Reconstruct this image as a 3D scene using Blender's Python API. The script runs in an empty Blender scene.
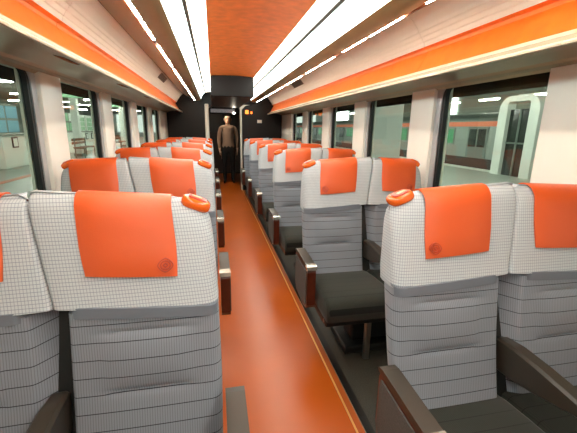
import bpy, bmesh, math, random
from mathutils import Vector, Matrix
random.seed(7)
S = bpy.context.scene
COL = S.collection

# ------------------------------------------------------------------ camera
EYE = (-0.276, 0.0, 1.33)
def camera_axes(F=350.0, vp=(213.0, 127.5), vx=265.0):
    px, py = 288.5, 216.5
    f = Vector((vp[0]-px, -(vp[1]-py), F)).normalized()
    a = (vx-px)/F
    u = Vector((a, -(a*f.x+f.z)/f.y, 1.0)).normalized()
    if u.y < 0: u = -u
    r = u.cross(f)
    if r.x < 0: r = -r
    return r, f, u
FPX = 350.0
_r, _f, _u = camera_axes(FPX)
cd = bpy.data.cameras.new('camera')
cam = bpy.data.objects.new('camera', cd); COL.objects.link(cam)
cd.sensor_width = 36.0; cd.lens = 36.0*FPX/577.0; cd.clip_start = 0.05; cd.clip_end = 300
X = Vector((_r.x, _f.x, _u.x)); Yv = Vector((_r.y, _f.y, _u.y)); Z = -Vector((_r.z, _f.z, _u.z))
M = Matrix((X, Yv, Z)).transposed().to_4x4(); M.translation = EYE
cam.matrix_world = M
S.camera = cam

# ------------------------------------------------------------------ world, exposure
w = bpy.data.worlds.new('world'); S.world = w; w.use_nodes = True
bg = w.node_tree.nodes['Background']
bg.inputs[0].default_value = (0.88, 0.94, 0.90, 1); bg.inputs[1].default_value = 0.5
vs = S.view_settings
vs.view_transform = 'Standard'; vs.look = 'None'; vs.gamma = 1.0; vs.use_curve_mapping = False
vs.exposure = 1.44
COVE = 3.7          # light cove emission
TUBE = 60.0         # station tubes

# ------------------------------------------------------------------ materials
def lin(c):
    return tuple((v/255/12.92 if v/255 <= 0.04045 else ((v/255+0.055)/1.055)**2.4) for v in c)
MATS = {}
def mat(name, rgb, rough=0.5, metal=0.0, emit=0.0, noise=None, spec=0.5, coat=0.0, bump=None):
    m = bpy.data.materials.new(name); m.use_nodes = True
    nt = m.node_tree; b = nt.nodes['Principled BSDF']
    c = lin(rgb)
    b.inputs['Base Color'].default_value = (*c, 1)
    b.inputs['Roughness'].default_value = rough
    b.inputs['Metallic'].default_value = metal
    b.inputs['Specular IOR Level'].default_value = spec
    b.inputs['Coat Weight'].default_value = coat
    if emit:
        b.inputs['Emission Color'].default_value = (*c, 1); b.inputs['Emission Strength'].default_value = emit
    if noise:
        sc, amt, det = noise
        tc = nt.nodes.new('ShaderNodeTexCoord'); n = nt.nodes.new('ShaderNodeTexNoise')
        n.inputs['Scale'].default_value = sc; n.inputs['Detail'].default_value = det
        nt.links.new(tc.outputs['Object'], n.inputs['Vector'])
        r = nt.nodes.new('ShaderNodeValToRGB')
        r.color_ramp.elements[0].position = 0.3; r.color_ramp.elements[1].position = 0.7
        r.color_ramp.elements[0].color = (*[v*(1-amt) for v in c], 1)
        r.color_ramp.elements[1].color = (*[min(1, v*(1+amt)) for v in c], 1)
        nt.links.new(n.outputs['Fac'], r.inputs['Fac']); nt.links.new(r.outputs['Color'], b.inputs['Base Color'])
    if bump:
        sc, st = bump
        tc = nt.nodes.new('ShaderNodeTexCoord'); n = nt.nodes.new('ShaderNodeTexNoise')
        n.inputs['Scale'].default_value = sc; n.inputs['Detail'].default_value = 3
        nt.links.new(tc.outputs['Object'], n.inputs['Vector'])
        bp = nt.nodes.new('ShaderNodeBump'); bp.inputs['Strength'].default_value = st; bp.inputs['Distance'].default_value = 0.002
        nt.links.new(n.outputs['Fac'], bp.inputs['Height']); nt.links.new(bp.outputs['Normal'], b.inputs['Normal'])
    MATS[name] = m
    return m

def fabric(name, base, rib, line, rib_p, rib_w, line_p, line_w, rough=0.9, axis='Z'):
    """woven cloth: fine ribs across, thin dark lines along"""
    m = bpy.data.materials.new(name); m.use_nodes = True
    nt = m.node_tree; N = nt.nodes; L = nt.links; b = N['Principled BSDF']
    b.inputs['Roughness'].default_value = rough; b.inputs['Specular IOR Level'].default_value = 0.2
    b.inputs['Sheen Weight'].default_value = 0.15
    tc = N.new('ShaderNodeTexCoord'); sp = N.new('ShaderNodeSeparateXYZ'); L.new(tc.outputs['Object'], sp.inputs[0])
    def math_(op, a, v):
        n = N.new('ShaderNodeMath'); n.operation = op
        if isinstance(a, (int, float)): n.inputs[0].default_value = a
        else: L.new(a, n.inputs[0])
        if isinstance(v, (int, float)): n.inputs[1].default_value = v
        else: L.new(v, n.inputs[1])
        return n.outputs[0]
    def stripes(src, period, width):
        d = math_('DIVIDE', src, period); fr = math_('FRACT', math_('ADD', d, 100.0), 0.0)
        return math_('LESS_THAN', fr, width/period)
    at_ = N.new('ShaderNodeAttribute'); at_.attribute_name = 'arc'; xy = at_.outputs['Fac']
    along = sp.outputs[axis]
    r1 = stripes(xy if axis == 'Z' else sp.outputs['X'], rib_p, rib_w)
    l1 = stripes(along, line_p, line_w)
    mx = N.new('ShaderNodeMixRGB'); mx.inputs[1].default_value = (*lin(base), 1); mx.inputs[2].default_value = (*lin(rib), 1)
    L.new(r1, mx.inputs[0])
    m2 = N.new('ShaderNodeMixRGB'); m2.inputs[2].default_value = (*lin(line), 1)
    L.new(l1, m2.inputs[0]); L.new(mx.outputs[0], m2.inputs[1])
    L.new(m2.outputs[0], b.inputs['Base Color'])
    MATS[name] = m
    return m

mat('orange_ceiling', (242, 118, 42), 0.45, noise=(16, 0.14, 6))
mat('orange_strip', (246, 120, 26), 0.5, noise=(14, 0.08, 4))
mat('orange_leather', (216, 87, 34), 0.42, bump=(260, 0.15))
mat('orange_emblem', (186, 66, 36), 0.5)
mat('orange_plastic', (244, 104, 26), 0.18, coat=0.4)
mat('orange_inset', (196, 58, 24), 0.35)
mat('plate_pale', (240, 190, 150), 0.4)
mat('cream_panel', (248, 242, 230), 0.5)
mat('cream_lip', (244, 232, 208), 0.4)
mat('cream_wall', (240, 238, 230), 0.45)
mat('bronze', (178, 150, 100), 0.34, metal=0.45, noise=(3, 0.10, 3))
mat('bronze_dark', (116, 92, 56), 0.4, metal=0.4, noise=(3, 0.1, 3))
mat('soffit_metal', (160, 144, 118), 0.34, metal=0.5)
mat('tan_ridge', (178, 150, 118), 0.35, metal=0.4)
mat('copper_line', (176, 96, 44), 0.4, metal=0.4)
mat('black_gloss', (18, 11, 9), 0.45, spec=0.3)
mat('black_matte', (14, 13, 12), 0.6)
mat('gasket_black', (10, 11, 11), 0.5)
mat('frame_grey', (186, 188, 192), 0.35, metal=0.4)
mat('grille_grey', (150, 128, 108), 0.6)
mat('grille_dark', (60, 42, 32), 0.6)
mat('floor_orange', (178, 80, 10), 0.30, noise=(2.2, 0.07, 3))
mat('floor_edge', (168, 80, 28), 0.3)
mat('gold_trim', (238, 192, 120), 0.3, metal=0.5)
mat('floor_black', (22, 20, 18), 0.35)
mat('floor_grey', (58, 54, 46), 0.55, noise=(170, 0.45, 3))
mat('silver_line', (170, 160, 140), 0.3, metal=0.8)
mat('back_shell', (120, 118, 112), 0.5)
mat('dark_pad', (58, 50, 42), 0.38)
mat('wood_red', (74, 30, 16), 0.3, noise=(18, 0.3, 4))
mat('panel_grey', (88, 84, 80), 0.75, noise=(220, 0.2, 2))
mat('cap_silver', (206, 202, 190), 0.25, metal=0.7)
mat('steel', (140, 136, 128), 0.3, metal=0.9)
mat('base_black', (20, 20, 19), 0.5)
mat('white_trim', (226, 220, 206), 0.4)
mat('vest_brown', (52, 34, 26), 0.35)
mat('screen_grey', (120, 116, 116), 0.5, emit=0.25, noise=(90, 0.5, 2))
mat('lamp_white', (255, 244, 220), 0.4, emit=60.0)
mat('sign_orange', (255, 120, 40), 0.4, emit=1.2)
mat('cove_white', (228, 250, 248), 0.4, emit=COVE)
mat('cove_cream', (255, 244, 222), 0.4, emit=COVE*0.62)
mat('dash_white', (255, 246, 228), 0.4, emit=24.0)
mat('slot_dark', (60, 48, 38), 0.5)
# outside
mat('platform_tile', (124, 130, 120), 0.35, noise=(3, 0.1, 3))
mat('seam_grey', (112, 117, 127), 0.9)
mat('platform_pale', (172, 180, 170), 0.4, noise=(3, 0.05, 3))
mat('platform_edge', (236, 244, 236), 0.4)
mat('platform_line', (178, 92, 50), 0.5)
mat('track_dark', (40, 36, 30), 0.8)
mat('station_ceiling', (150, 140, 126), 0.7)
mat('station_beam', (120, 126, 116), 0.6)
mat('station_wall', (120, 130, 120), 0.6)
mat('column_pale', (216, 222, 214), 0.5)
mat('kiosk_white', (222, 230, 220), 0.5)
mat('poster_blue', (110, 168, 190), 0.5)
mat('poster_green', (140, 190, 150), 0.5)
mat('tube_white', (255, 253, 246), 0.5, emit=TUBE)
mat('clerestory', (240, 250, 246), 0.5, emit=3.2)
mat('train_grey', (130, 140, 132), 0.4, metal=0.3)
mat('train_roof', (96, 108, 100), 0.5)
mat('train_orange', (224, 112, 70), 0.5)
mat('train_glass', (60, 120, 80), 0.2, emit=0.25)
mat('dark_glass', (24, 32, 28), 0.12)
mat('bench_brown', (132, 84, 52), 0.6)
# person
mat('skin', (222, 176, 146), 0.55)
mat('hair', (34, 18, 12), 0.5)
mat('jacket', (140, 110, 90), 0.8)
mat('trousers', (16, 13, 12), 0.8)
mat('shoe', (20, 16, 14), 0.4)
mat('lips', (168, 96, 82), 0.5)
fabric('head_fabric', (192, 195, 198), (163, 167, 174), (134, 139, 152), 0.0080, 0.0021, 0.0097, 0.0013)
fabric('back_fabric', (142, 146, 155), (122, 126, 136), (50, 51, 57), 0.0068, 0.0022, 0.050, 0.0024)
fabric('seat_fabric', (50, 51, 45), (42, 43, 38), (28, 28, 25), 0.0068, 0.0022, 0.060, 0.0030, axis='Y')

def glass_mat():
    m = bpy.data.materials.new('window_glass'); m.use_nodes = True
    nt = m.node_tree; nt.nodes.clear()
    o = nt.nodes.new('ShaderNodeOutputMaterial'); t = nt.nodes.new('ShaderNodeBsdfTransparent')
    g = nt.nodes.new('ShaderNodeBsdfGlossy'); mx = nt.nodes.new('ShaderNodeMixShader'); fr = nt.nodes.new('ShaderNodeLayerWeight')
    t.inputs[0].default_value = (0.86, 0.92, 0.87, 1); g.inputs['Roughness'].default_value = 0.02
    g.inputs['Color'].default_value = (0.8, 0.9, 0.84, 1); fr.inputs[0].default_value = 0.5
    pw = nt.nodes.new('ShaderNodeMath'); pw.operation = 'POWER'; pw.inputs[1].default_value = 4.0
    sc_ = nt.nodes.new('ShaderNodeMath'); sc_.operation = 'MULTIPLY_ADD'; sc_.inputs[1].default_value = 0.30; sc_.inputs[2].default_value = 0.03
    nt.links.new(fr.outputs['Facing'], pw.inputs[0]); nt.links.new(pw.outputs[0], sc_.inputs[0]); nt.links.new(sc_.outputs[0], mx.inputs[0]); nt.links.new(t.outputs[0], mx.inputs[1]); nt.links.new(g.outputs[0], mx.inputs[2])
    nt.links.new(mx.outputs[0], o.inputs[0]); MATS['window_glass'] = m
glass_mat()

# ------------------------------------------------------------------ mesh helpers
def link(o, parent=None):
    COL.objects.link(o)
    if parent is not None: o.parent = parent
    return o
def obj(name, verts, faces, m, parent=None, smooth=False, label=None):
    me = bpy.data.meshes.new(name); me.from_pydata([tuple(v) for v in verts], [], faces)
    bm = bmesh.new(); bm.from_mesh(me); bmesh.ops.recalc_face_normals(bm, faces=bm.faces); bm.to_mesh(me); bm.free()
    me.materials.append(MATS[m])
    if smooth:
        for p in me.polygons: p.use_smooth = True
        try: me.set_sharp_from_angle(angle=math.radians(40))
        except Exception: pass
    o = bpy.data.objects.new(name, me)
    if label: o['label'] = label
    return link(o, parent)
def merge(*parts):
    V, F = [], []
    for v, f in parts:
        n = len(V); V += list(v); F += [tuple(i+n for i in q) for q in f]
    return V, F
def box(x0, x1, y0, y1, z0, z1):
    x0, x1 = sorted((x0, x1)); y0, y1 = sorted((y0, y1)); z0, z1 = sorted((z0, z1))
    v = [(x0,y0,z0),(x1,y0,z0),(x1,y1,z0),(x0,y1,z0),(x0,y0,z1),(x1,y0,z1),(x1,y1,z1),(x0,y1,z1)]
    return v, [(0,3,2,1),(4,5,6,7),(0,1,5,4),(1,2,6,5),(2,3,7,6),(3,0,4,7)]
def bbox(x0, x1, y0, y1, z0, z1, r=0.01, seg=2):
    bm = bmesh.new(); v, f = box(x0, x1, y0, y1, z0, z1)
    vs_ = [bm.verts.new(p) for p in v]
    for q in f: bm.faces.new([vs_[i] for i in q])
    bmesh.ops.bevel(bm, geom=bm.edges[:], offset=r, segments=seg, profile=0.5, affect='EDGES')
    bm.verts.index_update()
    V = [tuple(p.co) for p in bm.verts]; F = [tuple(p.index for p in q.verts) for q in bm.faces]
    bm.free(); return V, F
def loft(rings, caps=True):
    n = len(rings[0]); V = [p for r in rings for p in r]; F = []
    for k in range(len(rings)-1):
        for i in range(n):
            j = (i+1) % n
            F.append((k*n+i, k*n+j, (k+1)*n+j, (k+1)*n+i))
    if caps:
        F.append(tuple(range(n-1, -1, -1))); F.append(tuple((len(rings)-1)*n+i for i in range(n)))
    return V, F
def extrude_y(pts, y0, y1):
    """closed (x,z) polygon swept along Y"""
    return loft([[(x, y0, z) for x, z in pts], [(x, y1, z) for x, z in pts]])
def extrude_x(pts, x0, x1):
    return loft([[(x0, y, z) for y, z in pts], [(x1, y, z) for y, z in pts]])
def sheet(pts, off):
    """open (x,z) line thickened by an offset"""
    return pts + [(x+off[0], z+off[1]) for x, z in reversed(pts)]
def mir(s, pts): return [(s*x, z) for x, z in pts]
def tube(pts, r, n=8):
    pts = [Vector(p) for p in pts]; rings = []
    for i, p in enumerate(pts):
        d = (pts[min(i+1, len(pts)-1)]-pts[max(i-1, 0)]).normalized()
        a = d.cross(Vector((0,0,1)) if abs(d.z) < 0.9 else Vector((1,0,0))).normalized(); b = d.cross(a)
        rings.append([tuple(p+(a*math.cos(t*2*math.pi/n)+b*math.sin(t*2*math.pi/n))*r) for t in range(n)])
    return loft(rings)
def superell(c, h, e=0.5, nu=16, nv=8, rot=None):
    def sg(v, p): return math.copysign(abs(v)**p, v)
    V, F = [], []
    for j in range(nv+1):
        ph = -math.pi/2+math.pi*j/nv
        for i in range(nu):
            th = 2*math.pi*i/nu
            p = Vector((h[0]*sg(math.cos(ph), e)*sg(math.cos(th), e), h[1]*sg(math.cos(ph), e)*sg(math.sin(th), e), h[2]*sg(math.sin(ph), e)))
            if rot: p = rot @ p
            V.append(tuple(p+Vector(c)))
    for j in range(nv):
        for i in range(nu):
            k = (i+1) % nu
            F.append((j*nu+i, j*nu+k, (j+1)*nu+k, (j+1)*nu+i))
    return V, F
def arcs(V, n, mid):
    A = []
    for k in range(0, len(V), n):
        r = [Vector((p[0], p[1], 0)) for p in V[k:k+n]]; a = [0.0]
        for i in range(1, n): a.append(a[-1]+(r[i]-r[i-1]).length)
        A += [v-a[mid] for v in a]
    return A
def add_arc(o, n, mid):
    me = o.data; at = me.attributes.new('arc', 'FLOAT', 'POINT')
    V = [tuple(v.co) for v in me.vertices]
    at.data.foreach_set('value', arcs(V, n, mid))
def flip(s, vf):
    return vf if s > 0 else ([(-x, y, z) for x, y, z in vf[0]], vf[1])
def thing(name, label, cat, loc=(0,0,0), group=None, kind=None):
    o = bpy.data.objects.new(name, None); o.empty_display_size = 0.1
    o.location = loc; link(o)
    return tag(o, label, cat, group, kind)
def tag(o, label=None, cat=None, group=None, kind=None):
    if label: o['label'] = label
    if cat: o['category'] = cat
    if group: o['group'] = group
    if kind: o['kind'] = kind
    return o
def struct(name, vf, m, label, smooth=False, parent=None):
    o = obj(name, vf[0], vf[1], m, parent, smooth)
    if parent is None: tag(o, label, None, None, 'structure')
    return o
def root_struct(name, label):
    o = bpy.data.objects.new(name, None); o.empty_display_size = 0.1; link(o)
    return tag(o, label, None, None, 'structure')

Y0, Y1 = -2.6, 7.70         # cabin length
W = 1.20                    # half width at the window wall

# ================================================================== SETTING: floor
fl = struct('floor', box(-0.312, 0.312, Y0, Y1+3.0, -0.05, 0.0), 'floor_orange', 'glossy orange vinyl floor running down the aisle')
SIDE = {1: 'right', -1: 'left'}
for s in (1, -1):
    obj('trim_strip', *box(s*0.312, s*0.320, Y0, Y1, -0.05, 0.006), 'gold_trim', fl, label='thin gold metal strip edging the aisle')
    obj('edge_band', *box(s*0.320, s*0.352, Y0, Y1, -0.05, 0.001), 'floor_edge', fl)
    obj('edge_line', *box(s*0.352, s*0.356, Y0, Y1, -0.05, 0.003), 'silver_line', fl)
    obj('black_band', *box(s*0.356, s*0.396, Y0, Y1, -0.05, 0.001), 'floor_black', fl)
    obj('seat_floor', *box(s*0.396, s*(W+0.1), Y0, Y1, -0.05, 0.0), 'floor_grey', fl, label='dark speckled floor under the seats')

# ================================================================== SETTING: ceiling
ce = struct('ceiling', extrude_y(sheet([(-0.290,1.996),(-0.25,2.006),(-0.1,2.014),(0.1,2.014),(0.25,2.006),(0.290,1.996)], (0,0.02)), Y0, 5.10),
            'orange_ceiling', 'mottled orange ceiling panel between two light coves', smooth=True)
obj('roof_light_block', *extrude_y(sheet([(-1.32,1.55),(-1.32,1.9),(-1.05,2.12),(1.05,2.12),(1.32,1.9),(1.32,1.55)], (0,0.03)), Y0-0.05, Y1+3.1), 'black_matte', ce)  # unseen shell added above the panels to stop outside light leaking in

# dark lowered box behind the orange panel
struct('trim_1', bbox(-0.292, 0.292, 5.10, Y1, 1.742, 2.03, 0.012, 2), 'black_gloss', 'black box lowered from the ceiling where the orange panel ends')

SEAM = [Y0] + [1.06+0.99*k for k in range(-3, 7)] + [Y1]
ntrim = 2
for s in (1, -1):
    nm = SIDE[s]
    # ---- light cove: the lamp of the cabin
    L = thing('ceiling_light_cove', f'long white glowing light cove along the {nm} edge of the orange ceiling', 'light', (0, 0, 0), 'ceiling light coves')
    pts = [(0.482,1.868),(0.476,1.895),(0.460,1.928),(0.438,1.956),(0.416,1.975)]
    obj('outer_diffuser', *extrude_y(mir(s, sheet(pts, (0.012,0.012))), Y0, 7.30), 'cove_white', L, True)
    obj('slot', *extrude_y(mir(s, [(0.417,1.976),(0.394,1.987),(0.400,2.003),(0.423,1.992)]), Y0, 7.30), 'slot_dark', L)
    pts = [(0.394,1.986),(0.36,1.995),(0.32,2.000),(0.292,2.002)]
    obj('inner_diffuser', *extrude_y(mir(s, sheet(pts, (0.004,0.014))), Y0, 7.30), 'cove_cream', L, True)
    # ---- bronze belly with the dashed downlights
    pts = [(0.482,1.866),(0.500,1.850),(0.530,1.838),(0.565,1.836),(0.600,1.842)]
    t = struct(f'trim_{ntrim}', extrude_y(mir(s, sheet(pts, (0.01,0.03))), Y0, 7.45), 'bronze', f'satin bronze rounded trim below the {nm} light cove', smooth=True); ntrim += 1
    obj('groove', *extrude_y(mir(s, [(0.600,1.842),(0.604,1.856),(0.628,1.866),(0.630,1.880),(0.60,1.875)]), Y0, 7.45), 'black_matte', t)
    obj('copper_edge', *extrude_y(mir(s, [(0.626,1.850),(0.640,1.856),(0.640,1.882),(0.632,1.876)]), Y0, 7.45), 'copper_line', t)
    pts = [(0.640,1.858),(0.70,1.888),(0.78,1.934),(0.850,1.974)]
    obj('bronze_slope', *extrude_y(mir(s, sheet(pts, (-0.004,0.02))), Y0, 7.45), 'bronze_dark', t)
    y = -2.3
    k = 0
    while y < 7.3:
        ln = 0.36
        obj('downlight', *extrude_y(mir(s, [(0.605,1.850),(0.609,1.843),(0.620,1.846),(0.624,1.856),(0.616,1.860)]), y, y+ln), 'dash_white', t)
        y += ln + (0.075 if k % 2 == 0 else 0.20); k += 1
    # ---- white side ceiling panels, stepped moulding, orange fascia and cream lip, built in lengths
    pan = root_struct(f'trim_{ntrim}', f'cream ceiling panels and orange fascia above the {nm} windows'); ntrim += 1
    for a, b in zip(SEAM[:-1], SEAM[1:]):
        a += 0.002; b -= 0.002
        b1 = min(b, Y1)
        pts = [(0.850,1.972),(0.885,1.942),(0.915,1.906)]
        obj('ceiling_panel', *extrude_y(mir(s, sheet(pts, (0.02,0.02))), a, b1), 'cream_panel', pan)
        pts = [(0.915,1.906),(0.922,1.889),(0.930,1.885),(0.940,1.866),(0.948,1.862),(0.957,1.842),(0.963,1.838),(0.970,1.814)]
        obj('stepped_moulding', *extrude_y(mir(s, sheet(pts, (0.03,0.02))), a, b1), 'cream_panel', pan)
        pts = [(0.970,1.814),(0.994,1.806),(0.997,1.790),(0.935,1.672)]
        obj('orange_fascia', *extrude_y(mir(s, sheet(pts, (0.02,0.0))), a, b1), 'orange_strip', pan)
        pts = [(0.936,1.674),(0.872,1.627),(0.867,1.622),(0.870,1.616),(0.955,1.640),(0.955,1.668)]
        obj('lip', *extrude_y(mir(s, pts), a, b1), 'cream_lip', pan)
    # ---- polished soffit between lip and windows
    pts = [(0.876,1.614),(0.93,1.630),(1.0,1.643),(1.07,1.642),(1.135,1.625)]
    sof = struct(f'trim_{ntrim}', extrude_y(mir(s, sheet(pts, (0.0,0.03))), Y0, Y1), 'soffit_metal', f'polished bronze grey soffit over the {nm} windows', smooth=True); ntrim += 1
    for q in range(3):
        x0 = 1.135+q*0.024; z0 = 1.625-q*0.010
        obj('ridge', *extrude_y(mir(s, [(x0,z0),(x0+0.020,z0-0.010),(x0+0.026,z0-0.004),(x0+0.026,z0+0.04),(x0,z0+0.04)]), Y0, Y1), 'tan_ridge' if q != 1 else 'soffit_metal', sof)
    for k in range(6):
        yy = 1.90+1.09*k
        if yy+0.2 > Y1: continue
        g = obj('vent', *extrude_y(mir(s, [(0.930,1.628),(0.975,1.637),(0.975,1.645),(0.930,1.636)]), yy, yy+0.20), 'grille_dark', sof, label='small dark slotted vent')
        V = []
        for q in range(6):
            V.append(extrude_y(mir(s, [(0.932,1.625),(0.973,1.634),(0.973,1.642),(0.932,1.633)]), yy+0.012+q*0.032, yy+0.022+q*0.032))
        obj('vent_slat', *merge(*V), 'copper_line', g)
    # ---- air grilles in the cream panel
    for yy in (4.75,):
        g = obj('air_grille', *extrude_y(mir(s, [(0.857,1.9625),(0.885,1.938),(0.912,1.906),(0.916,1.910),(0.861,1.9665)]), yy, yy+0.55), 'grille_grey', pan, label='grey air grille in the cream panel')
        for q in range(8):
            x0 = 0.861+q*0.0060; z0 = 1.956-q*0.0062-0.0007*max(0, q-4)
            obj('grille_slat', *extrude_y(mir(s, [(x0,z0),(x0+0.002,z0-0.002),(x0+0.004,z0+0.002),(x0+0.002,z0+0.004)]), yy+0.01, yy+0.54), 'grille_dark', pan if False else g)

# ================================================================== SETTING: window walls
WP, WL, FAR0 = 1.12, 0.76, 2.22        # pitch, glass length, far edge of the first one in view
ZB, ZT = 0.80, 1.615
def rrect(y0, y1, z0, z1, r, n=5):
    P = []
    for cy, cz, a0 in ((y1-r, z1-r, 0), (y0+r, z1-r, 90), (y0+r, z0+r, 180), (y1-r, z0+r, 270)):
        for k in range(n+1):
            a = math.radians(a0+90*k/n); P.append((cy+r*math.cos(a), cz+r*math.sin(a)))
    return P
def frame_ring(s, xa, xb, outer, inner):
    n = len(outer)
    R = [[(s*xa, y, z) for y, z in outer], [(s*xb, y, z) for y, z in outer], [(s*xb, y, z) for y, z in inner], [(s*xa, y, z) for y, z in inner], [(s*xa, y, z) for y, z in outer]]
    return loft(R, False)
wn = 1
for s in (1, -1):
    nm = SIDE[s]
    wl = struct(f'wall_{nm}', box(s*(W-0.01), s*(W+0.10), Y0, Y1, -0.05, ZB), 'cream_wall', f'cream train wall with window pillars on the {nm}')
    obj('wall_top', *box(s*(W+0.02), s*(W+0.10), Y0, Y1, ZT, 1.72), 'cream_wall', wl)
    edges = []
    for k in range(-4, 5):
        fe = FAR0+WP*k-(0.085 if s > 0 else 0.06); ne = fe-WL
        if fe < Y0+0.1 or ne > Y1-0.2: continue
        edges.append((max(ne, Y0+0.05), min(fe, Y1-0.05)))
    prev = Y0
    for ne, fe in edges + [(Y1, None)]:
        if ne-prev > 0.06:
            a, b = prev+0.082, ne+0.006
            if prev == Y0: a = Y0
            if fe is None: b = Y1
            if b-a > 0.02:
                p = obj('pillar_panel', *bbox(s*(W-0.02), s*(W+0.05), a, b, ZB, ZT+0.04, 0.012, 2), 'cream_wall', wl, True)
            obj('pillar_core', *box(s*(W+0.045), s*(W+0.060), prev, ne, ZB, ZT), 'cream_wall', wl)
        if fe is None: break
        wd = root_struct(f'window_{wn}', f'train window in the {nm} wall with black rubber gasket, number {len([e for e in edges if e[0] <= ne])} from the camera end'); wn += 1
        obj('reveal_frame', *frame_ring(s, W+0.004, W+0.045, rrect(ne-0.022, fe+0.084, ZB-0.004, ZT+0.01, 0.02), rrect(ne-0.010, fe+0.028, ZB+0.004, ZT, 0.07)), 'frame_grey', wd)
        obj('gasket', *frame_ring(s, W+0.010, W+0.038, rrect(ne-0.010, fe+0.029, ZB+0.002, ZT+0.002, 0.07), rrect(ne+0.004, fe, ZB+0.020, ZT-0.006, 0.055)), 'gasket_black', wd)
        obj('pane', *box(s*(W+0.030), s*(W+0.034), ne-0.004, fe+0.02, ZB+0.006, ZT-0.004), 'window_glass', wd)
        prev = fe

# ================================================================== SETTING: bulkheads and vestibule
bh = struct('wall_far', box(-W, -0.412, Y1, Y1+0.06, -0.05, 2.10), 'black_gloss', 'glossy black brown bulkhead at the far end of the car')
obj('bulkhead_panel', *box(0.318, W, Y1, Y1+0.06, -0.05, 2.10), 'black_gloss', bh)
obj('bulkhead_header', *box(-0.412, 0.318, Y1, Y1+0.06, 1.74, 2.10), 'black_gloss', bh)
struct('wall_near', box(-W-0.05, W+0.05, Y0-0.06, Y0, -0.05, 2.10), 'cream_wall', 'cream end wall behind the camera')
dr = root_struct('door_1', 'white edged doorway opening in the black bulkhead')
obj('door_post', *bbox(-0.432, -0.352, Y1-0.025, Y1+0.07, 0.0, 1.80, 0.02, 3), 'white_trim', dr, True, label='white rounded door post')
obj('door_post', *bbox(0.285, 0.325, Y1-0.025, Y1+0.07, 0.0, 1.80, 0.015, 3), 'white_trim', dr, True, label='slim white door post')
obj('door_post_bracket', *loft([[(0.285,Y1-0.02,1.70),(0.325,Y1-0.02,1.70),(0.325,Y1+0.05,1.70),(0.285,Y1+0.05,1.70)],
                           [(0.27,Y1-0.02,1.78),(0.40,Y1-0.02,1.78),(0.40,Y1+0.05,1.78),(0.27,Y1+0.05,1.78)],
                           [(0.22,Y1-0.02,1.80),(0.50,Y1-0.02,1.80),(0.50,Y1+0.05,1.80),(0.22,Y1+0.05,1.80)]]), 'white_trim', dr)
vb = struct('wall_vestibule', box(-0.9, -0.6, Y1+0.06, Y1+3.0, -0.05, 2.1), 'vest_brown', 'dark brown vestibule walls beyond the doorway')
obj('vestibule_side', *box(0.55, 0.85, Y1+0.06, Y1+3.0, -0.05, 2.1), 'vest_brown', vb)
obj('vestibule_end', *box(-0.9, 0.85, Y1+3.0, Y1+3.06, -0.05, 2.1), 'vest_brown', vb)
obj('vestibule_ceiling', *box(-0.6, 0.55, Y1+0.06, Y1+3.0, 1.86, 1.90), 'black_gloss', vb)
obj('vestibule_floor', *merge(box(-0.6, -0.312, Y1+0.06, Y1+3.0, -0.05, 0.0), box(0.312, 0.55, Y1+0.06, Y1+3.0, -0.05, 0.0)), 'floor_orange', vb)
obj('grey_panel', *box(0.20, 0.50, Y1+2.95, Y1+3.0, 0.0, 1.70), 'panel_grey', vb)

# information display above the doorway
t = thing('information_display', 'grey electronic display board above the far doorway', 'display', (-0.03, Y1+0.42, 1.62))
obj('housing', *bbox(-0.31, 0.31, 0.0, 0.05, 0.0, 0.125, 0.008), 'black_gloss', t)
obj('screen', *box(-0.285, 0.235, -0.004, 0.0, 0.03, 0.105), 'screen_grey', t)
obj('indicator_lamp', *bbox(0.19, 0.235, -0.012, -0.004, 0.012, 0.036, 0.003), 'lamp_white', t)
obj('hanger', *box(-0.25, 0.25, 0.01, 0.04, 0.125, 0.24), 'black_gloss', t)
t = thing('vestibule_lamp', 'small oblong lamp on the vestibule ceiling', 'lamp', (-0.26, Y1+0.8, 1.83))
obj('lamp_body', *bbox(-0.10, 0.10, -0.05, 0.05, 0.005, 0.03, 0.006), 'white_trim', t)
obj('diffuser', *bbox(-0.09, 0.09, -0.04, 0.04, -0.003, 0.006, 0.002), 'lamp_white', t)
t = thing('pictogram_sign', 'small glowing orange sign on the black bulkhead right of the doorway', 'sign', (0.43, Y1, 1.655))
obj('sign_box', *bbox(-0.045, 0.045, -0.03, 0.0, -0.05, 0.05, 0.005), 'black_gloss', t)
obj('lit_panel', *box(-0.034, 0.034, -0.033, -0.03, -0.038, 0.038), 'sign_orange', t)
t = thing('notice_light', 'tiny orange lit indicator beside the glowing sign', 'sign', (0.525, Y1, 1.645))
obj('sign_box', *bbox(-0.025, 0.025, -0.02, 0.0, -0.035, 0.035, 0.004), 'black_gloss', t)
obj('lit_panel', *box(-0.017, 0.017, -0.023, -0.02, -0.024, 0.024), 'sign_orange', t)
t = thing('notice_plate', 'small white notice plate on the right side of the black bulkhead', 'sign', (0.70, Y1, 1.47))
obj('plate', *bbox(-0.045, 0.045, -0.006, 0.0, -0.028, 0.028, 0.002), 'white_trim', t)
obj('plate_rim', *box(-0.05, 0.05, -0.003, 0.0, -0.033, 0.033), 'frame_grey', t)

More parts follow.
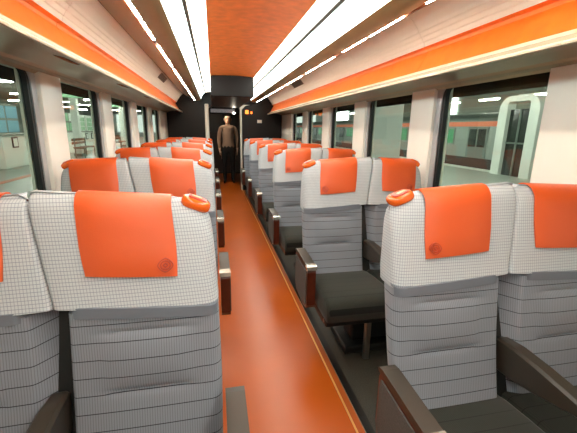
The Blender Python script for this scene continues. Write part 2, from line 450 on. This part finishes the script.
# ================================================================== SEATS
def front_ring(x0, x1, yf, yb, z, r, dish=0.0, nf=10, rb=0.03, zfun=None, bump=None, r1=None, flare=0.0):
    r1 = r if r1 is None else r1
    P = []
    def corner(cx, cy, rr, a0, n=4):
        for k in range(n+1):
            a = math.radians(a0+90*k/n); P.append((cx+rr*math.cos(a), cy+rr*math.sin(a)))
    corner(x0+r, yf+r, r, 180)
    for k in range(1, nf): P.append((x0+r+(x1-x0-r-r1)*k/nf, yf))
    corner(x1-r1, yf+r1, r1, 270)
    corner(x1-rb, yb-rb, rb, 0)
    corner(x0+rb, yb-rb, rb, 90)
    out = []
    xm, hw = (x0+x1)/2, (x1-x0)/2
    for x, y in P:
        w_ = max(0.0, min(1.0, 1-(y-yf)/max(1e-6, (yb-yf)*0.6)))
        y2 = y - dish*w_*(1-((x-xm)/hw)**2)
        if bump: y2 += bump(x, z)*w_
        if flare and x < xm: x -= flare*max(0.0, min(1.0, (y-yf)/(yb-yf)))
        out.append((x, y2, zfun(x, z) if zfun else z))
    return out[-5:]+out[:-5]      # ring starts at the rear
A0, A1, A2 = 0.276, 0.705, 1.134       # aisle edge, middle, window edge of the pair
YREF = 0.0
def yhead(z): return 0.30*(z-0.97)
def ylow(z):
    t = (0.82-z)
    return -0.036-0.20*t+0.012*math.sin(t*7.0)
HT = 1.150
def tilt(x, x0, x1, outer):
    return 0.028*(x1-x)/(x1-x0) if outer < 0 else 0.018*(x-x0)/(x1-x0)
def make_headrest(x0, x1, outer):
    """outer: -1 when the low shoulder is at x0, +1 at x1"""
    def drop(x, z):
        d = (x0+0.13-x)/0.13 if outer < 0 else (x-(x1-0.13))/0.13
        d = max(0, min(1, d))**1.6*0.045
        z -= tilt(x, x0, x1, outer)
        return z-d*max(0, (z-0.98)/(HT-0.98))
    R = []
    T = 0.125
    def sh(z): return 0.038*max(0, (z-0.84)/(HT-0.84))
    for z, ix, iy in ((0.858,0.003,0.016),(0.851,0.001,0.004),(0.854,0.0,-0.001),(0.87,0,0),(0.90,0,0),(0.97,0,0),(1.04,0,0),(1.08,0.001,0.0),(1.110,0.003,0.005),(1.130,0.008,0.013),(1.143,0.020,0.028),(1.150,0.042,0.048)):
        dx = sh(z) if outer < 0 else sh(z)*0.55
        dx = sh(z)*0.45 if outer < 0 else sh(z)*1.9
        xs0, xs1 = x0+dx, x1+(sh(z)*1.9 if outer < 0 else 0.0)
        th = T-0.05*max(0, (z-0.9)/0.26)
        i0, i1 = (ix, ix*0.3) if outer < 0 else (ix*0.3, ix)
        R.append(front_ring(xs0+i0, xs1-i1, yhead(z)+iy, yhead(z)+th-iy, z, 0.036 if outer < 0 else 0.014, 0.006, r1=0.014 if outer < 0 else 0.036, zfun=drop, rb=0.025 if iy < 0.04 else 0.012))
    return loft(R)
def head_pt(z, over=0.006):
    """(y,z) of the head front at the cover"""
    return (yhead(z)-over, z)
def make_cover(xa, xb, xm, hw, outer):
    # profile over the head: front bottom -> over the top -> down the back
    def th(z): return 0.125-0.05*max(0, (z-0.9)/0.26)
    prof = [head_pt(z) for z in (0.942,0.980,1.02,1.07,1.100)]
    prof += [(yhead(1.115)-0.002,1.124),(yhead(1.130)+0.010,1.143),(yhead(1.143)+0.024,1.153),(yhead(1.150)+0.040,1.1565)]
    yb = yhead(1.150)+th(1.150)
    prof += [(yb-0.020,1.153),(yb-0.006,1.141),(yhead(1.12)+th(1.12)+0.006,1.12),(yhead(1.04)+th(1.04)+0.006,1.04)]
    n = 9
    V, F = [], []
    for lay in (0, 1):
        for j, (y, z) in enumerate(prof):
            c = 0.038*max(0, (z-0.84)/(HT-0.84))
            wd = 1.0+0.06*min(1, max(0, (z-0.95)/0.05))
            for i in range(n+1):
                x = xm+c*0.8+(xa-xm+(xb-xa)*i/n)*wd
                d = 0.006*(1-((x-xm-c)/hw)**2)
                pil = 0.011*(1-(2*i/n-1)**4)*(0.35 if j == 0 else 1.0 if j < 5 else max(0.0, 1-(j-4)/4))
                yy = y-((d+pil) if j < 8 else 0)
                # bottom hem flares a touch off the cushion
                tz = tilt(x, xm-hw, xm+hw, outer)
                if lay == 0:
                    V.append((x, yy, z-tz))
                else:
                    my, mz = yhead(1.05)+0.05, 1.04
                    dy, dz = my-y, (mz-z) if j >= 4 else 0
                    l = math.hypot(dy, dz) or 1
                    V.append((x, yy+dy/l*0.004, z+dz/l*0.004-tz))
    m = len(prof)*(n+1)
    for j in range(len(prof)-1):
        for i in range(n):
            a = j*(n+1)+i
            F.append((a, a+1, a+n+2, a+n+1)); F.append((m+a, m+a+n+1, m+a+n+2, m+a+1))
    for i in range(n):
        F.append((i, m+i, m+i+1, i+1)); a = (len(prof)-1)*(n+1)+i; F.append((a, a+1, m+a+1, m+a))
    for j in range(len(prof)-1):
        a = j*(n+1); F.append((a, a+n+1, m+a+n+1, m+a)); a += n; F.append((a, m+a, m+a+n+1, a+n+1))
    return V, F
def make_emblem(xc, zc, xm, hw, outer):
    zc -= tilt(xc, xm-hw, xm+hw, outer)
    parts = []
    def yat(x, z):
        z += tilt(x, xm-hw, xm+hw, outer)
        c = 0.038*max(0, (z-0.84)/(HT-0.84))
        return yhead(z)-0.0062-0.0092-0.006*(1-((x-xm-c)/hw)**2)
    def ring(ro, ri, p, n=24):
        V, F = [], []
        for i in range(n):
            a = 2*math.pi*i/n
            for r, pr in ((ro,-0.0016),(ri,-0.0016),(ri,0.004),(ro,0.004)):
                cx = math.copysign(abs(math.cos(a))**p, math.cos(a))*r*1.12; cz = math.copysign(abs(math.sin(a))**p, math.sin(a))*r
                x, z = xc+cx, zc+cz
                V.append((x, yat(x, z)+pr, z))
        for i in range(n):
            j = (i+1) % n
            for q in range(4):
                r2 = (q+1) % 4
                F.append((i*4+q, i*4+r2, j*4+r2, j*4+q))
        return V, F
    return merge(ring(0.0195, 0.0170, 1.35), ring(0.0125, 0.0100, 1.0), ring(0.0062, 0.0030, 1.35))
def make_back(x0, x1, flare=0.0):
    def groove(x, z):
        xm, hw = (x0+x1)/2, (x1-x0)/2
        e = max(0, 1-(abs(x-xm)/(hw*0.62))**6)
        return e*(0.007*math.exp(-((z-0.775)/0.008)**2)+0.009*math.exp(-((z-0.605)/0.009)**2)) - 0.010*e*(math.sin(max(0, min(1, (z-0.605)/0.17))*math.pi))
    R = []
    for z in (0.385,0.40,0.42,0.46,0.50,0.54,0.57,0.585,0.595,0.605,0.615,0.625,0.66,0.70,0.74,0.76,0.768,0.775,0.782,0.79,0.805,0.825,0.838):
        i = 0.008 if z < 0.39 else 0.0
        ex = 0.012*math.sin(max(0, min(1, (z-0.40)/0.42))*math.pi)
        R.append(front_ring(x0+i-ex*0.3, x1-i+ex*0.3, ylow(z)+i, 0.30*(z-0.97)+0.11, z, 0.030 if not flare else 0.010, 0.004, nf=12, bump=groove, flare=flare, r1=0.030 if flare else 0.012))
    return loft(R)
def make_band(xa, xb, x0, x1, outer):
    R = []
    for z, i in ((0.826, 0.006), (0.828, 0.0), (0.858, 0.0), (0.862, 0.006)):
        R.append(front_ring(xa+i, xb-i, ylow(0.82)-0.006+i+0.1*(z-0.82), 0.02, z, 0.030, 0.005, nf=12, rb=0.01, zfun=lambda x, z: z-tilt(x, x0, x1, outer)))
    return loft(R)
def make_cushion(x0, x1):
    # section in (y,z): front nose rounded, rear tucked under the back
    pts = [(-0.07,0.300),(-0.07,0.405),(-0.12,0.418),(-0.22,0.428),(-0.36,0.436),(-0.46,0.436),(-0.505,0.428),(-0.530,0.410),(-0.540,0.380),(-0.535,0.330),(-0.52,0.300)]
    cy, cz = -0.3, 0.36
    R = []
    for x, i in ((x0,0.014),(x0+0.006,0.005),(x0+0.018,0.0),(x1-0.018,0.0),(x1-0.006,0.005),(x1,0.014)):
        R.append([(x, y+(i if y < cy else -i), z+(-i if z > cz else i)) for y, z in pts])
    return loft(R)
def ring_poly(pts, off):
    n = len(pts); cy = sum(p[0] for p in pts)/n; cz = sum(p[1] for p in pts)/n
    out = []
    for i in range(n):
        a, b, c = Vector(pts[i-1]), Vector(pts[i]), Vector(pts[(i+1) % n])
        d1 = (b-a).normalized(); d2 = (c-b).normalized()
        n1 = Vector((-d1.y, d1.x)); n2 = Vector((-d2.y, d2.x)); nn = (n1+n2).normalized()
        k = off/max(0.4, nn.dot(n1))
        q = b+nn*k
        if (q-Vector((cy, cz))).length > (b-Vector((cy, cz))).length: q = b-nn*k
        out.append((q.x, q.y))
    return out
def make_side_armrest(s, xa, xb, outward, root):
    """upright arm panel between xa and xb; outward = -1 shows its fabric inset on the xa side"""
    out = [(-0.105,0.592),(-0.095,0.575),(-0.095,0.40),(-0.125,0.345),(-0.30,0.325),(-0.365,0.335),(-0.385,0.36),(-0.388,0.56),(-0.380,0.578)]
    out = [(y, z-0.014) for y, z in out]
    ins = ring_poly(out, 0.017)
    a = obj('side_armrest', *flip(s, extrude_x(out, xa+0.003, xb-0.003)), 'wood_red', root, label='red brown wooden armrest side panel')
    xo = xa if outward < 0 else xb
    obj('fabric_panel', *flip(s, extrude_x(ins, xo+outward*0.002, xo-outward*0.008)), 'panel_grey', a)
    top = [(-0.100,0.592),(-0.090,0.600),(-0.095,0.608),(-0.12,0.613),(-0.37,0.600),(-0.385,0.594),(-0.388,0.578),(-0.37,0.578)]
    p = obj('top_pad', *flip(s, extrude_x([(y, z-0.014) for y, z in top], xa, xb)), 'dark_pad', a)
    cap = [(-0.350,0.6030),(-0.375,0.6015),(-0.390,0.596),(-0.393,0.576),(-0.375,0.574),(-0.350,0.588)]
    obj('end_cap', *flip(s, extrude_x([(y, z-0.014) for y, z in cap], xa-0.002, xb+0.002)), 'cap_silver', a, label='bright silver armrest tip')
    return a
def make_centre_armrest(s, xc, root):
    R = []
    for y, z0, z1, hw in ((-0.03,0.50,0.60,0.018),(-0.05,0.49,0.612,0.024),(-0.12,0.495,0.618,0.027),(-0.22,0.515,0.612,0.028),(-0.33,0.545,0.600,0.028),(-0.385,0.552,0.592,0.026),(-0.398,0.560,0.584,0.022)):
        r = 0.008
        R.append([(xc-hw,y,z0+r),(xc-hw+r,y,z0),(xc+hw-r,y,z0),(xc+hw,y,z0+r),(xc+hw,y,z1-r),(xc+hw-r,y,z1),(xc-hw+r,y,z1),(xc-hw,y,z1-r)])
    a = obj('centre_armrest', *flip(s, loft(R)), 'dark_pad', root, True, label='dark folding armrest between the two seats')
    obj('end_cap', *flip(s, bbox(xc-0.027, xc+0.027, -0.402, -0.388, 0.556, 0.588, 0.005)), 'cap_silver', a)
    return a
def make_twin_seat(s):
    r = bpy.data.objects.new('twin_seat', None); r.empty_display_size = 0.1; link(r)
    C = lambda n, vf, m, p=r, sm=True, label=None: obj(n, *flip(s, vf), m, p, sm, label)
    for q, (x0, x1, outer) in enumerate(((A0, A1, -1), (A1+0.002, A2, 1))):
        xm, hw = (x0+x1)/2, (x1-x0)/2
        bk = C('backrest', make_back(x0+0.002+(0.0 if q == 0 else 0.062), x1-(0.030 if q == 0 else 0.002), 0.0 if q == 0 else 0.066), 'back_fabric', label='grey ribbed lower backrest with dark cross lines')
        hd = C('headrest', make_headrest(x0, x1, outer), 'head_fabric', label='pale checked upper backrest')
        add_arc(bk, 31, 15); add_arc(hd, 29, 14)
        xc0 = xm+0.006
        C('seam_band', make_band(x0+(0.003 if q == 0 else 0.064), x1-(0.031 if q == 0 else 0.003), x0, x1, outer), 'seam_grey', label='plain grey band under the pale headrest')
        cv = C('headrest_cover', make_cover(xc0-0.118, xc0+0.118, xm, hw, outer), 'orange_leather', label='orange leather headrest cover with stamped emblem')
        ex = xc0-0.078 if q == 0 else xc0+0.088
        C('emblem', make_emblem(ex, 0.975, xm, hw, outer), 'orange_emblem', cv, False)
        # orange grab handle on the outer shoulder
        sgn = -1 if q == 0 else 1
        hx = (x0+0.038+0.020) if q == 0 else (x1-0.046)
        hz = 1.108 if q == 0 else 1.112
        rot = Matrix.Rotation(-sgn*math.radians(-24) if False else sgn*math.radians(22), 3, 'Y')
        yc = yhead(1.135)+0.040
        h = C('grab_handle', superell((hx, yc, hz), (0.044, 0.038, 0.019), 0.62, 20, 10, rot), 'orange_plastic', label='glossy orange grab handle')
        C('handle_inset', superell(tuple(Vector((hx, yc, hz))+rot @ Vector((0, -0.007, 0.0150))), (0.030, 0.023, 0.0070), 0.55, 16, 6, rot), 'orange_inset', h)
        C('number_plate', superell(tuple(Vector((hx, yc, hz))+rot @ Vector((0.004, -0.012, 0.0220))), (0.016, 0.007, 0.0012), 0.3, 12, 4, rot), 'plate_pale', h)
        C('seat_cushion', make_cushion(x0+(0.014 if q == 0 else 0.004), x1-(0.004 if q == 0 else 0.014)), 'seat_fabric', label='dark grey seat cushion')
        C('seat_pan', bbox(x0+0.02, x1-0.02, -0.50, -0.06, 0.262, 0.302, 0.008), 'base_black', r, False)
    C('back_shell', loft([[(A0+0.03, y0+yo, z), (A2-0.03, y0+yo, z), (A2-0.03, y0+yo+0.03, z), (A0+0.03, y0+yo+0.03, z)] for z in (0.28, 0.84) for y0, yo in ((0.30*(z-0.97), 0.082),)]), 'base_black', r, False)
    make_side_armrest(s, A0-0.064, A0-0.009, -1, r)
    make_side_armrest(s, A2-0.052, A2+0.002, 1, r)
    make_centre_armrest(s, A1+0.012, r)
    C('pedestal', merge(bbox(0.52, 0.94, -0.34, -0.20, 0.05, 0.262, 0.015), bbox(0.46, 1.00, -0.40, -0.12, 0.0, 0.05, 0.012)), 'base_black', r, False)
    C('leg', merge(bbox(0.555, 0.590, -0.47, -0.435, 0.0, 0.262, 0.008)), 'steel', r, False, 'steel front leg')
    C('leg', merge(bbox(0.880, 0.915, -0.47, -0.435, 0.0, 0.262, 0.008)), 'steel', r, False, 'steel front leg')
    C('foot_rail', tube([(A0+0.02,-0.46,0.285),(A2-0.02,-0.46,0.285)], 0.012), 'steel', r, True)
    return r
def copy_tree(o, parent=None):
    c = o.copy(); COL.objects.link(c)
    if parent is not None: c.parent = parent
    for ch in KIDS[o.name]: copy_tree(ch, c)
    return c
ORD = ['nearest', 'second', 'third', 'fourth', 'fifth', 'sixth and farthest']
PITCH, ROW1 = 1.15, 1.0
for s in (1, -1):
    proto = make_twin_seat(s)
    KIDS = {}
    def gather(o):
        KIDS[o.name] = list(o.children)
        for c in o.children: gather(c)
    bpy.context.view_layer.update(); gather(proto)
    for k in (0, 1, 2, 3, 4, 5, -1, -2):  # negative rows: unseen seats added behind the viewpoint to shade the nearest ones
        o = proto if k == 0 else copy_tree(proto)
        o.location = (0.008 if (k == 0 and s > 0) else 0, ROW1+PITCH*k-((0.015 if s > 0 else 0.020) if k == 0 else 0), 0)
        lead = ORD[k] if k >= 0 else None
        tag(o, f'{lead} twin seat {SIDE[s]} of the orange aisle, pale grey with orange headrest covers' if lead else f'twin seat {SIDE[s]} of the aisle, {("first", "second")[-k-1]} unseen row added behind the viewpoint to shade the nearest seats', 'train seat', f'twin seats {SIDE[s]} of the aisle')

# ================================================================== PERSON in the doorway
def make_person(loc):
    root = bpy.data.objects.new('person', None); root.empty_display_size = 0.1; link(root); root.location = loc
    tag(root, 'standing person in brown top and black trousers at the end of the aisle', 'person')
    V, E, Rr = [], [], []
    def v(p, r): V.append(p); Rr.append(r if isinstance(r, tuple) else (r, r)); return len(V)-1
    def chain(i, pts):
        for p, r in pts:
            j = v(p, r); E.append((i, j)); i = j
        return i
    pel = v((0,0,0.86), (0.15,0.105))
    ch = chain(pel, [((0,0,0.98),(0.135,0.10)), ((0,-0.005,1.12),(0.145,0.105)), ((0,-0.005,1.25),(0.155,0.105)), ((0,0,1.345),(0.11,0.08))])
    nk = chain(ch, [((0,0.0,1.39),(0.052,0.052)), ((0,-0.008,1.43),(0.052,0.055))])
    chain(nk, [((0,-0.015,1.470),(0.078,0.090)), ((0,-0.010,1.535),(0.092,0.108)), ((0,0.0,1.59),(0.080,0.092)), ((0,0.002,1.625),(0.045,0.055))])
    for sd in (-1, 1):
        chain(pel, [((sd*0.095,0,0.78),(0.088,0.090)), ((sd*0.10,-0.005,0.62),(0.078,0.080)), ((sd*0.10,-0.010,0.46),(0.058,0.060)), ((sd*0.10,0.005,0.30),(0.055,0.058)), ((sd*0.10,0.015,0.10),(0.040,0.044)),
                    ((sd*0.102,0.0,0.045),(0.040,0.042)), ((sd*0.112,-0.10,0.032),(0.040,0.028)), ((sd*0.116,-0.16,0.026),(0.030,0.020))])
        wr = chain(ch, [((sd*0.165,0.005,1.325),(0.058,0.058)), ((sd*0.205,0.015,1.20),(0.048,0.050)), ((sd*0.225,0.020,1.06),(0.040,0.042)), ((sd*0.222,-0.030,0.93),(0.034,0.036)), ((sd*0.215,-0.075,0.83),(0.024,0.028))])
        pm = chain(wr, [((sd*0.212,-0.090,0.785),(0.016,0.036))])
        for f, (dy, ln) in enumerate(((-0.030,0.068),(-0.010,0.078),(0.010,0.072),(0.028,0.056))):
            chain(pm, [((sd*0.211,-0.094+dy,0.755),0.0085), ((sd*0.206,-0.098+dy,0.755-ln*0.5),0.0080), ((sd*0.197,-0.098+dy,0.755-ln),0.0065)])
        chain(wr, [((sd*0.205,-0.122,0.800),0.010), ((sd*0.198,-0.140,0.765),0.0085), ((sd*0.193,-0.145,0.742),0.007)])
    me = bpy.data.meshes.new('body'); me.from_pydata(V, E, [])
    o = bpy.data.objects.new('body_tmp', me); COL.objects.link(o)
    sk = o.modifiers.new('skin', 'SKIN'); sk.use_smooth_shade = True
    lay = me.skin_vertices[0].data if me.skin_vertices else None
    if lay is None:
        bpy.context.view_layer.objects.active = o
        lay = me.skin_vertices.new().data if hasattr(me.skin_vertices, 'new') else None
    for i, r in enumerate(Rr):
        lay[i].radius = r; lay[i].use_root = (i == 0)
    ss = o.modifiers.new('sub', 'SUBSURF'); ss.levels = 2; ss.render_levels = 2
    dg = bpy.context.evaluated_depsgraph_get()
    bm_ = bpy.data.meshes.new_from_object(o.evaluated_get(dg))
    bpy.data.objects.remove(o)
    bm_.name = 'body'; bm_.materials.clear()
    for n in ('skin', 'jacket', 'trousers', 'shoe'): bm_.materials.append(MATS[n])
    for p in bm_.polygons:
        c = p.center; p.use_smooth = True
        if c.z > 1.395: k = 0
        elif abs(c.x) > 0.165 and c.z < 0.86: k = 0
        elif c.z > 0.88 or (abs(c.x) > 0.17 and c.z > 0.80): k = 1
        elif c.z > 0.085: k = 2
        else: k = 3
        p.material_index = k
    b = bpy.data.objects.new('body', bm_); link(b, root)
    # hair: a cap over crown, back and sides, open at the face
    R = []
    for k in range(11):
        t = k/10; z = 1.455+0.205*t
        rr = math.sqrt(max(0.01, 1-((z-1.545)/0.116)**2)) if z > 1.545 else 1.0-0.12*(1.545-z)/0.09
        ring = []
        for i in range(20):
            a = 2*math.pi*i/20; fx, fy = math.cos(a), math.sin(a)
            front = max(0.0, min(1.0, (-fy-0.15)/0.5))
            cut = 1.0-(0.75*front if z < 1.580 else 0)
            ring.append((fx*0.092*rr*(1-0.25*front*(z < 1.580)), 0.010+fy*0.108*rr*cut, z))
        R.append(ring)
    obj('hair', *loft(R), 'hair', root, True)
    for sd in (-1, 1):
        obj('eye', *superell((sd*0.032,-0.100,1.540), (0.013,0.008,0.007), 1.0, 10, 6), 'hair', root, True)
        obj('ear', *superell((sd*0.088,0.0,1.525), (0.010,0.018,0.028), 1.0, 10, 6), 'skin', root, True)
    obj('nose', *loft([[(-0.008,-0.096,1.545),(0.008,-0.096,1.545),(0,-0.092,1.552)],[(-0.016,-0.094,1.505),(0.016,-0.094,1.505),(0,-0.120,1.508)]]), 'skin', root, True)
    obj('mouth', *superell((0,-0.090,1.480), (0.024,0.008,0.006), 1.0, 10, 6), 'lips', root, True)
    return root
make_person((0.075, 8.85, 0.0))

# ================================================================== OUTSIDE: right platform and the other train
XR = EYE[0]
struct('ground_right', box(1.55, 9.45, -8, 70, -0.12, -0.02), 'platform_pale', 'pale platform floor outside the right windows')
struct('ground_track', box(9.45, 18, -8, 70, -1.2, -1.1), 'track_dark', 'dark track bed between platform and the other train')
struct('trim_platform_edge', box(9.05, 9.45, -8, 70, -0.02, 0.0), 'platform_edge', 'white edge of the platform outside on the right')
struct('ceiling_station_right', box(1.8, 24, -8, 70, 4.9, 5.0), 'station_ceiling', 'dim station roof beyond the right windows')
struct('wall_station_right', box(19.9, 20.0, -8, 70, -1.2, 4.9), 'station_wall', 'far station wall behind the other train')
for k in range(12):
    y = 2+k*5.0
    struct('ceiling_beam', box(1.8, 20, y, y+0.35, 4.4, 4.9), 'station_beam', 'steel roof beam of the station hall on the right')
for k, (yy, ln) in enumerate(((27.2,3.8),(38,5),(52,6))):
    t = thing('clerestory_light', f'bright backlit panel high on the station wall, {["first","second","third"][k]} along the other train', 'window', (19.85, yy, 3.4))
    obj('glow_panel', *box(-0.05, 0.0, 0, ln, -0.75, 0.8), 'clerestory', t)
    for q in range(4): obj('mullion', *box(-0.08, -0.05, ln*q/3-0.05, ln*q/3+0.05, -0.8, 0.85), 'station_beam', t)
nt_ = 0
for x in (6.0, 14.5):
    for y in (5, 8.4, 11.5, 14.6, 17.4, 20.5, 24, 30, 37):
        nt_ += 1
        t = thing('fluorescent_lamp', 'fluorescent tube lamp hanging under the station roof outside', 'lamp', (x, y, 3.05), 'station tube lamps')
        obj('housing', *box(-0.10, 0.10, -0.75, 0.75, 0.03, 0.09), 'kiosk_white', t)
        obj('glow_tube', *tube([(0,-0.7,0.0),(0,0.7,0.0)], 0.035, 6), 'tube_white', t)
        obj('hanger', *merge(box(-0.01, 0.01, -0.5, -0.48, 0.09, 1.85), box(-0.01, 0.01, 0.48, 0.5, 0.09, 1.85)), 'station_beam', t)
# the other train
T = thing('commuter_train', 'grey commuter train with orange stripe standing across the platform on the right', 'train', (10.9, -6, 0))
LT = 60.0
prof = [(0,0.22),(-0.02,0.5),(0,1.78),(0.08,1.90),(0.35,2.05),(1.0,2.15),(1.9,2.15),(2.55,2.05),(2.8,1.9),(2.85,1.0),(2.8,0.22)]
obj('body', *extrude_y(prof, 0, LT), 'train_grey', T)
obj('roof', *extrude_y([(0.05,1.91),(0.33,2.07),(1.0,2.18),(1.9,2.18),(2.5,2.07),(2.5,2.03),(1.0,2.11),(0.3,2.01)], 0, LT), 'train_roof', T)
obj('stripe', *box(-0.03, 0.0, 0, LT, 1.56, 1.76), 'train_orange', T)
obj('skirt', *box(0.1, 2.6, 0, LT, -0.9, 0.22), 'track_dark', T)
for k in range(13):
    y = 4.2+k*4.2
    wq = obj('train_window', *box(-0.035, 0.0, y, y+1.5, 0.75, 1.5), 'station_beam', T)
    for q in range(2): obj('pane', *box(-0.045, -0.03, y+0.06+q*0.72, y+0.72+q*0.72, 0.80, 1.45), 'train_glass', wq)
    d = obj('train_door', *box(-0.035, 0.0, y+2.1, y+3.3, 0.24, 1.54), 'train_roof', T)
    for q in range(2): obj('pane', *box(-0.045, -0.03, y+2.2+q*0.55, y+2.65+q*0.55, 0.7, 1.45), 'dark_glass', d)
# white framed shelter at the platform edge
P = thing('platform_shelter', 'white round cornered portal with dark glass on the platform outside', 'shelter', (9.0, 8.72, -0.02))
def arch(y0, y1, z1, r, t, x0, x1):
    def path(y0, y1, z1, r):
        q = [(y0, 0.0)]
        for k in range(7):
            a = math.pi-math.pi/2*k/6; q.append((y0+r+r*math.cos(a), z1-r+r*math.sin(a)))
        for k in range(7):
            a = math.pi/2-math.pi/2*k/6; q.append((y1-r+r*math.cos(a), z1-r+r*math.sin(a)))
        return q+[(y1, 0.0)]
    o, i = path(y0, y1, z1, r), path(y0+t, y1-t, z1-t*0.5, max(0.05, r-t))
    return extrude_x(o+i[::-1], x0, x1)
obj('portal_frame', *arch(0.0, 1.5, 2.45, 0.42, 0.34, -0.15, 0.15), 'column_pale', P)
obj('dark_panel', *box(-0.02, 0.02, 0.34, 1.16, 0.0, 2.05), 'dark_glass', P)
obj('mullion', *merge(box(-0.05, 0.05, 0.72, 0.78, 0.0, 2.05), box(-0.05, 0.05, 0.34, 1.16, 1.0, 1.05)), 'train_roof', P)
for k, (x, y, h_) in enumerate(((2.69, 6.05, 0.28), (2.75, 15.0, 0.3), (2.75, 24.0, 0.3))):
    c = thing('platform_column', f'square pale station column outside the right windows, {["closest one","middle one","farthest one"][k]}', 'column', (x, y, -0.02))
    obj('shaft', *bbox(-h_, h_, -h_, h_, 0.0, 3.6, 0.03), 'column_pale', c)
    obj('base', *bbox(-h_-0.03, h_+0.03, -h_-0.03, h_+0.03, 0.0, 0.15, 0.01), 'station_beam', c)

# ================================================================== OUTSIDE: left platform
struct('ground_left', box(-24, -1.55, -8, 90, -0.12, -0.02), 'platform_tile', 'greenish tiled platform outside the left windows')
struct('trim_platform_line', box(-5.3, -5.1, -8, 70, -0.02, -0.012), 'platform_line', 'brown guide line on the left platform')
struct('ceiling_station_left', box(-24, -1.8, -8, 90, 3.9, 4.0), 'station_ceiling', 'dark station ceiling above the left platform')
struct('wall_station_left', box(-22.1, -22.0, -8, 90, -0.1, 3.9), 'station_wall', 'far wall of the left platform hall')
for x in (-5.2, -8.6, -11.5, -15.0):
    for y in (10, 14, 18, 21.5, 25, 28.5, 32, 36, 41, 46, 52):
        t = thing('fluorescent_lamp', 'fluorescent tube lamp over the left platform outside', 'lamp', (x, y, 3.1), 'left platform tube lamps')
        obj('housing', *box(-0.6, 0.6, -0.08, 0.08, 0.03, 0.08), 'station_beam', t)
        obj('glow_tube', *tube([(-0.55,0,0.0),(0.55,0,0.0)], 0.035, 6), 'tube_white', t)
        obj('hanger', *merge(box(-0.4, -0.38, -0.01, 0.01, 0.08, 0.8), box(0.38, 0.4, -0.01, 0.01, 0.08, 0.8)), 'station_beam', t)
def kiosk(x, y, ln, which, panel):
    t = thing('service_counter', f'white counter with framed notices on the left platform, {which}', 'counter', (x, y, -0.02))
    obj('counter_body', *bbox(-0.4, 0.4, 0, ln, 0.0, 1.0, 0.02), 'kiosk_white', t)
    obj('counter_top', *bbox(-0.45, 0.45, -0.04, ln+0.04, 1.0, 1.05, 0.01), 'station_beam', t)
    for q in range(3):
        yq = ln*(0.2+0.3*q)
        f = obj('notice_frame', *box(0.40, 0.43, yq-0.16, yq+0.16, 0.62, 0.95), 'black_matte', t)
        obj('notice_sheet', *box(0.43, 0.435, yq-0.12, yq+0.12, 0.66, 0.91), 'kiosk_white', f)
    t2 = thing('poster_board', f'tall {panel.split("_")[1]} poster board standing behind the counter, {which}', 'poster', (x-0.7, y, -0.02))
    obj('board', *bbox(-0.05, 0.05, 0, ln, 1.0, 2.05, 0.01), 'station_beam', t2)
    obj('post', *merge(box(-0.04, 0.04, 0.1, 0.2, 0, 1.0), box(-0.04, 0.04, ln-0.2, ln-0.1, 0, 1.0)), 'station_beam', t2)
    for q in range(4):
        a = ln*q/4+0.05
        for z in range(2):
            obj('poster', *box(0.05, 0.06, a, a+ln/4-0.1, 1.06+0.5*z, 1.48+0.5*z), random.choice([panel, 'kiosk_white', panel]), t2)
kiosk(-6.9, 12.3, 3.4, 'nearest one', 'poster_blue')
kiosk(-7.4, 19.8, 3.0, 'farther one', 'poster_green')
for k, (x, y) in enumerate(((-6.2, 17.6), (-6.2, 26.0), (-3.6, 16.0), (-3.6, 30.0))):
    c = thing('platform_column', f'slim pale column on the left platform, {["beside the counters","far behind the counters","near the platform edge","near the edge in the distance"][k]}', 'column', (x, y, -0.02))
    obj('shaft', *bbox(-0.14, 0.14, -0.14, 0.14, 0.0, 3.9, 0.02), 'column_pale', c)
    obj('base', *bbox(-0.18, 0.18, -0.18, 0.18, 0.0, 0.12, 0.01), 'station_beam', c)
for k, y in enumerate((17.2, 23.5)):
    t = thing('platform_bench', f'brown wooden bench on the left platform, {["nearer","farther"][k]} one', 'bench', (-5.8, y, -0.02))
    for q in range(4): obj('seat_slat', *box(-0.22+q*0.11, -0.13+q*0.11, -0.8, 0.8, 0.42, 0.45), 'bench_brown', t)
    for q in range(2): obj('back_slat', *box(-0.26, -0.23, -0.8, 0.8, 0.56+q*0.14, 0.66+q*0.14), 'bench_brown', t)
    for q in (-0.65, 0.65): obj('leg_frame', *merge(box(-0.24, 0.2, q-0.02, q+0.02, 0.38, 0.42), box(-0.22, -0.18, q-0.02, q+0.02, 0, 0.82), box(0.14, 0.18, q-0.02, q+0.02, 0, 0.42)), 'station_beam', t)
for k, y in enumerate((15.6, 22.0)):
    t = thing('hanging_sign', f'pale green direction sign hung over the left platform, {["nearer","farther"][k]} one', 'sign', (-5.6, y, 2.35))
    obj('sign_face', *bbox(-0.9, 0.9, -0.06, 0.06, 0.0, 0.42, 0.01), 'poster_green', t)
    obj('rod', *merge(box(-0.72, -0.7, -0.01, 0.01, 0.42, 1.55), box(0.7, 0.72, -0.01, 0.01, 0.42, 1.55)), 'station_beam', t)

for k, (x, y) in enumerate(((-8.4, 24.0), (-8.4, 25.4), (-8.4, 26.8))):
    t = thing('vending_machine', f'white vending machine on the left platform, {["nearest","middle","farthest"][k]} of three in a row', 'vending machine', (x, y, -0.02), 'vending machines on the left platform')
    obj('cabinet', *bbox(-0.36, 0.36, -0.55, 0.55, 0.0, 1.95, 0.03), 'kiosk_white', t)
    w_ = obj('display_window', *box(0.36, 0.375, -0.45, 0.45, 0.95, 1.80), 'poster_green', t)
    for q in range(3): obj('shelf', *box(0.375, 0.385, -0.43, 0.43, 1.02+q*0.26, 1.05+q*0.26), 'kiosk_white', w_)
    obj('pickup_slot', *box(0.36, 0.375, -0.35, 0.35, 0.22, 0.45), 'black_matte', t)
    obj('coin_panel', *box(0.36, 0.38, 0.20, 0.42, 0.60, 0.85), 'station_beam', t)
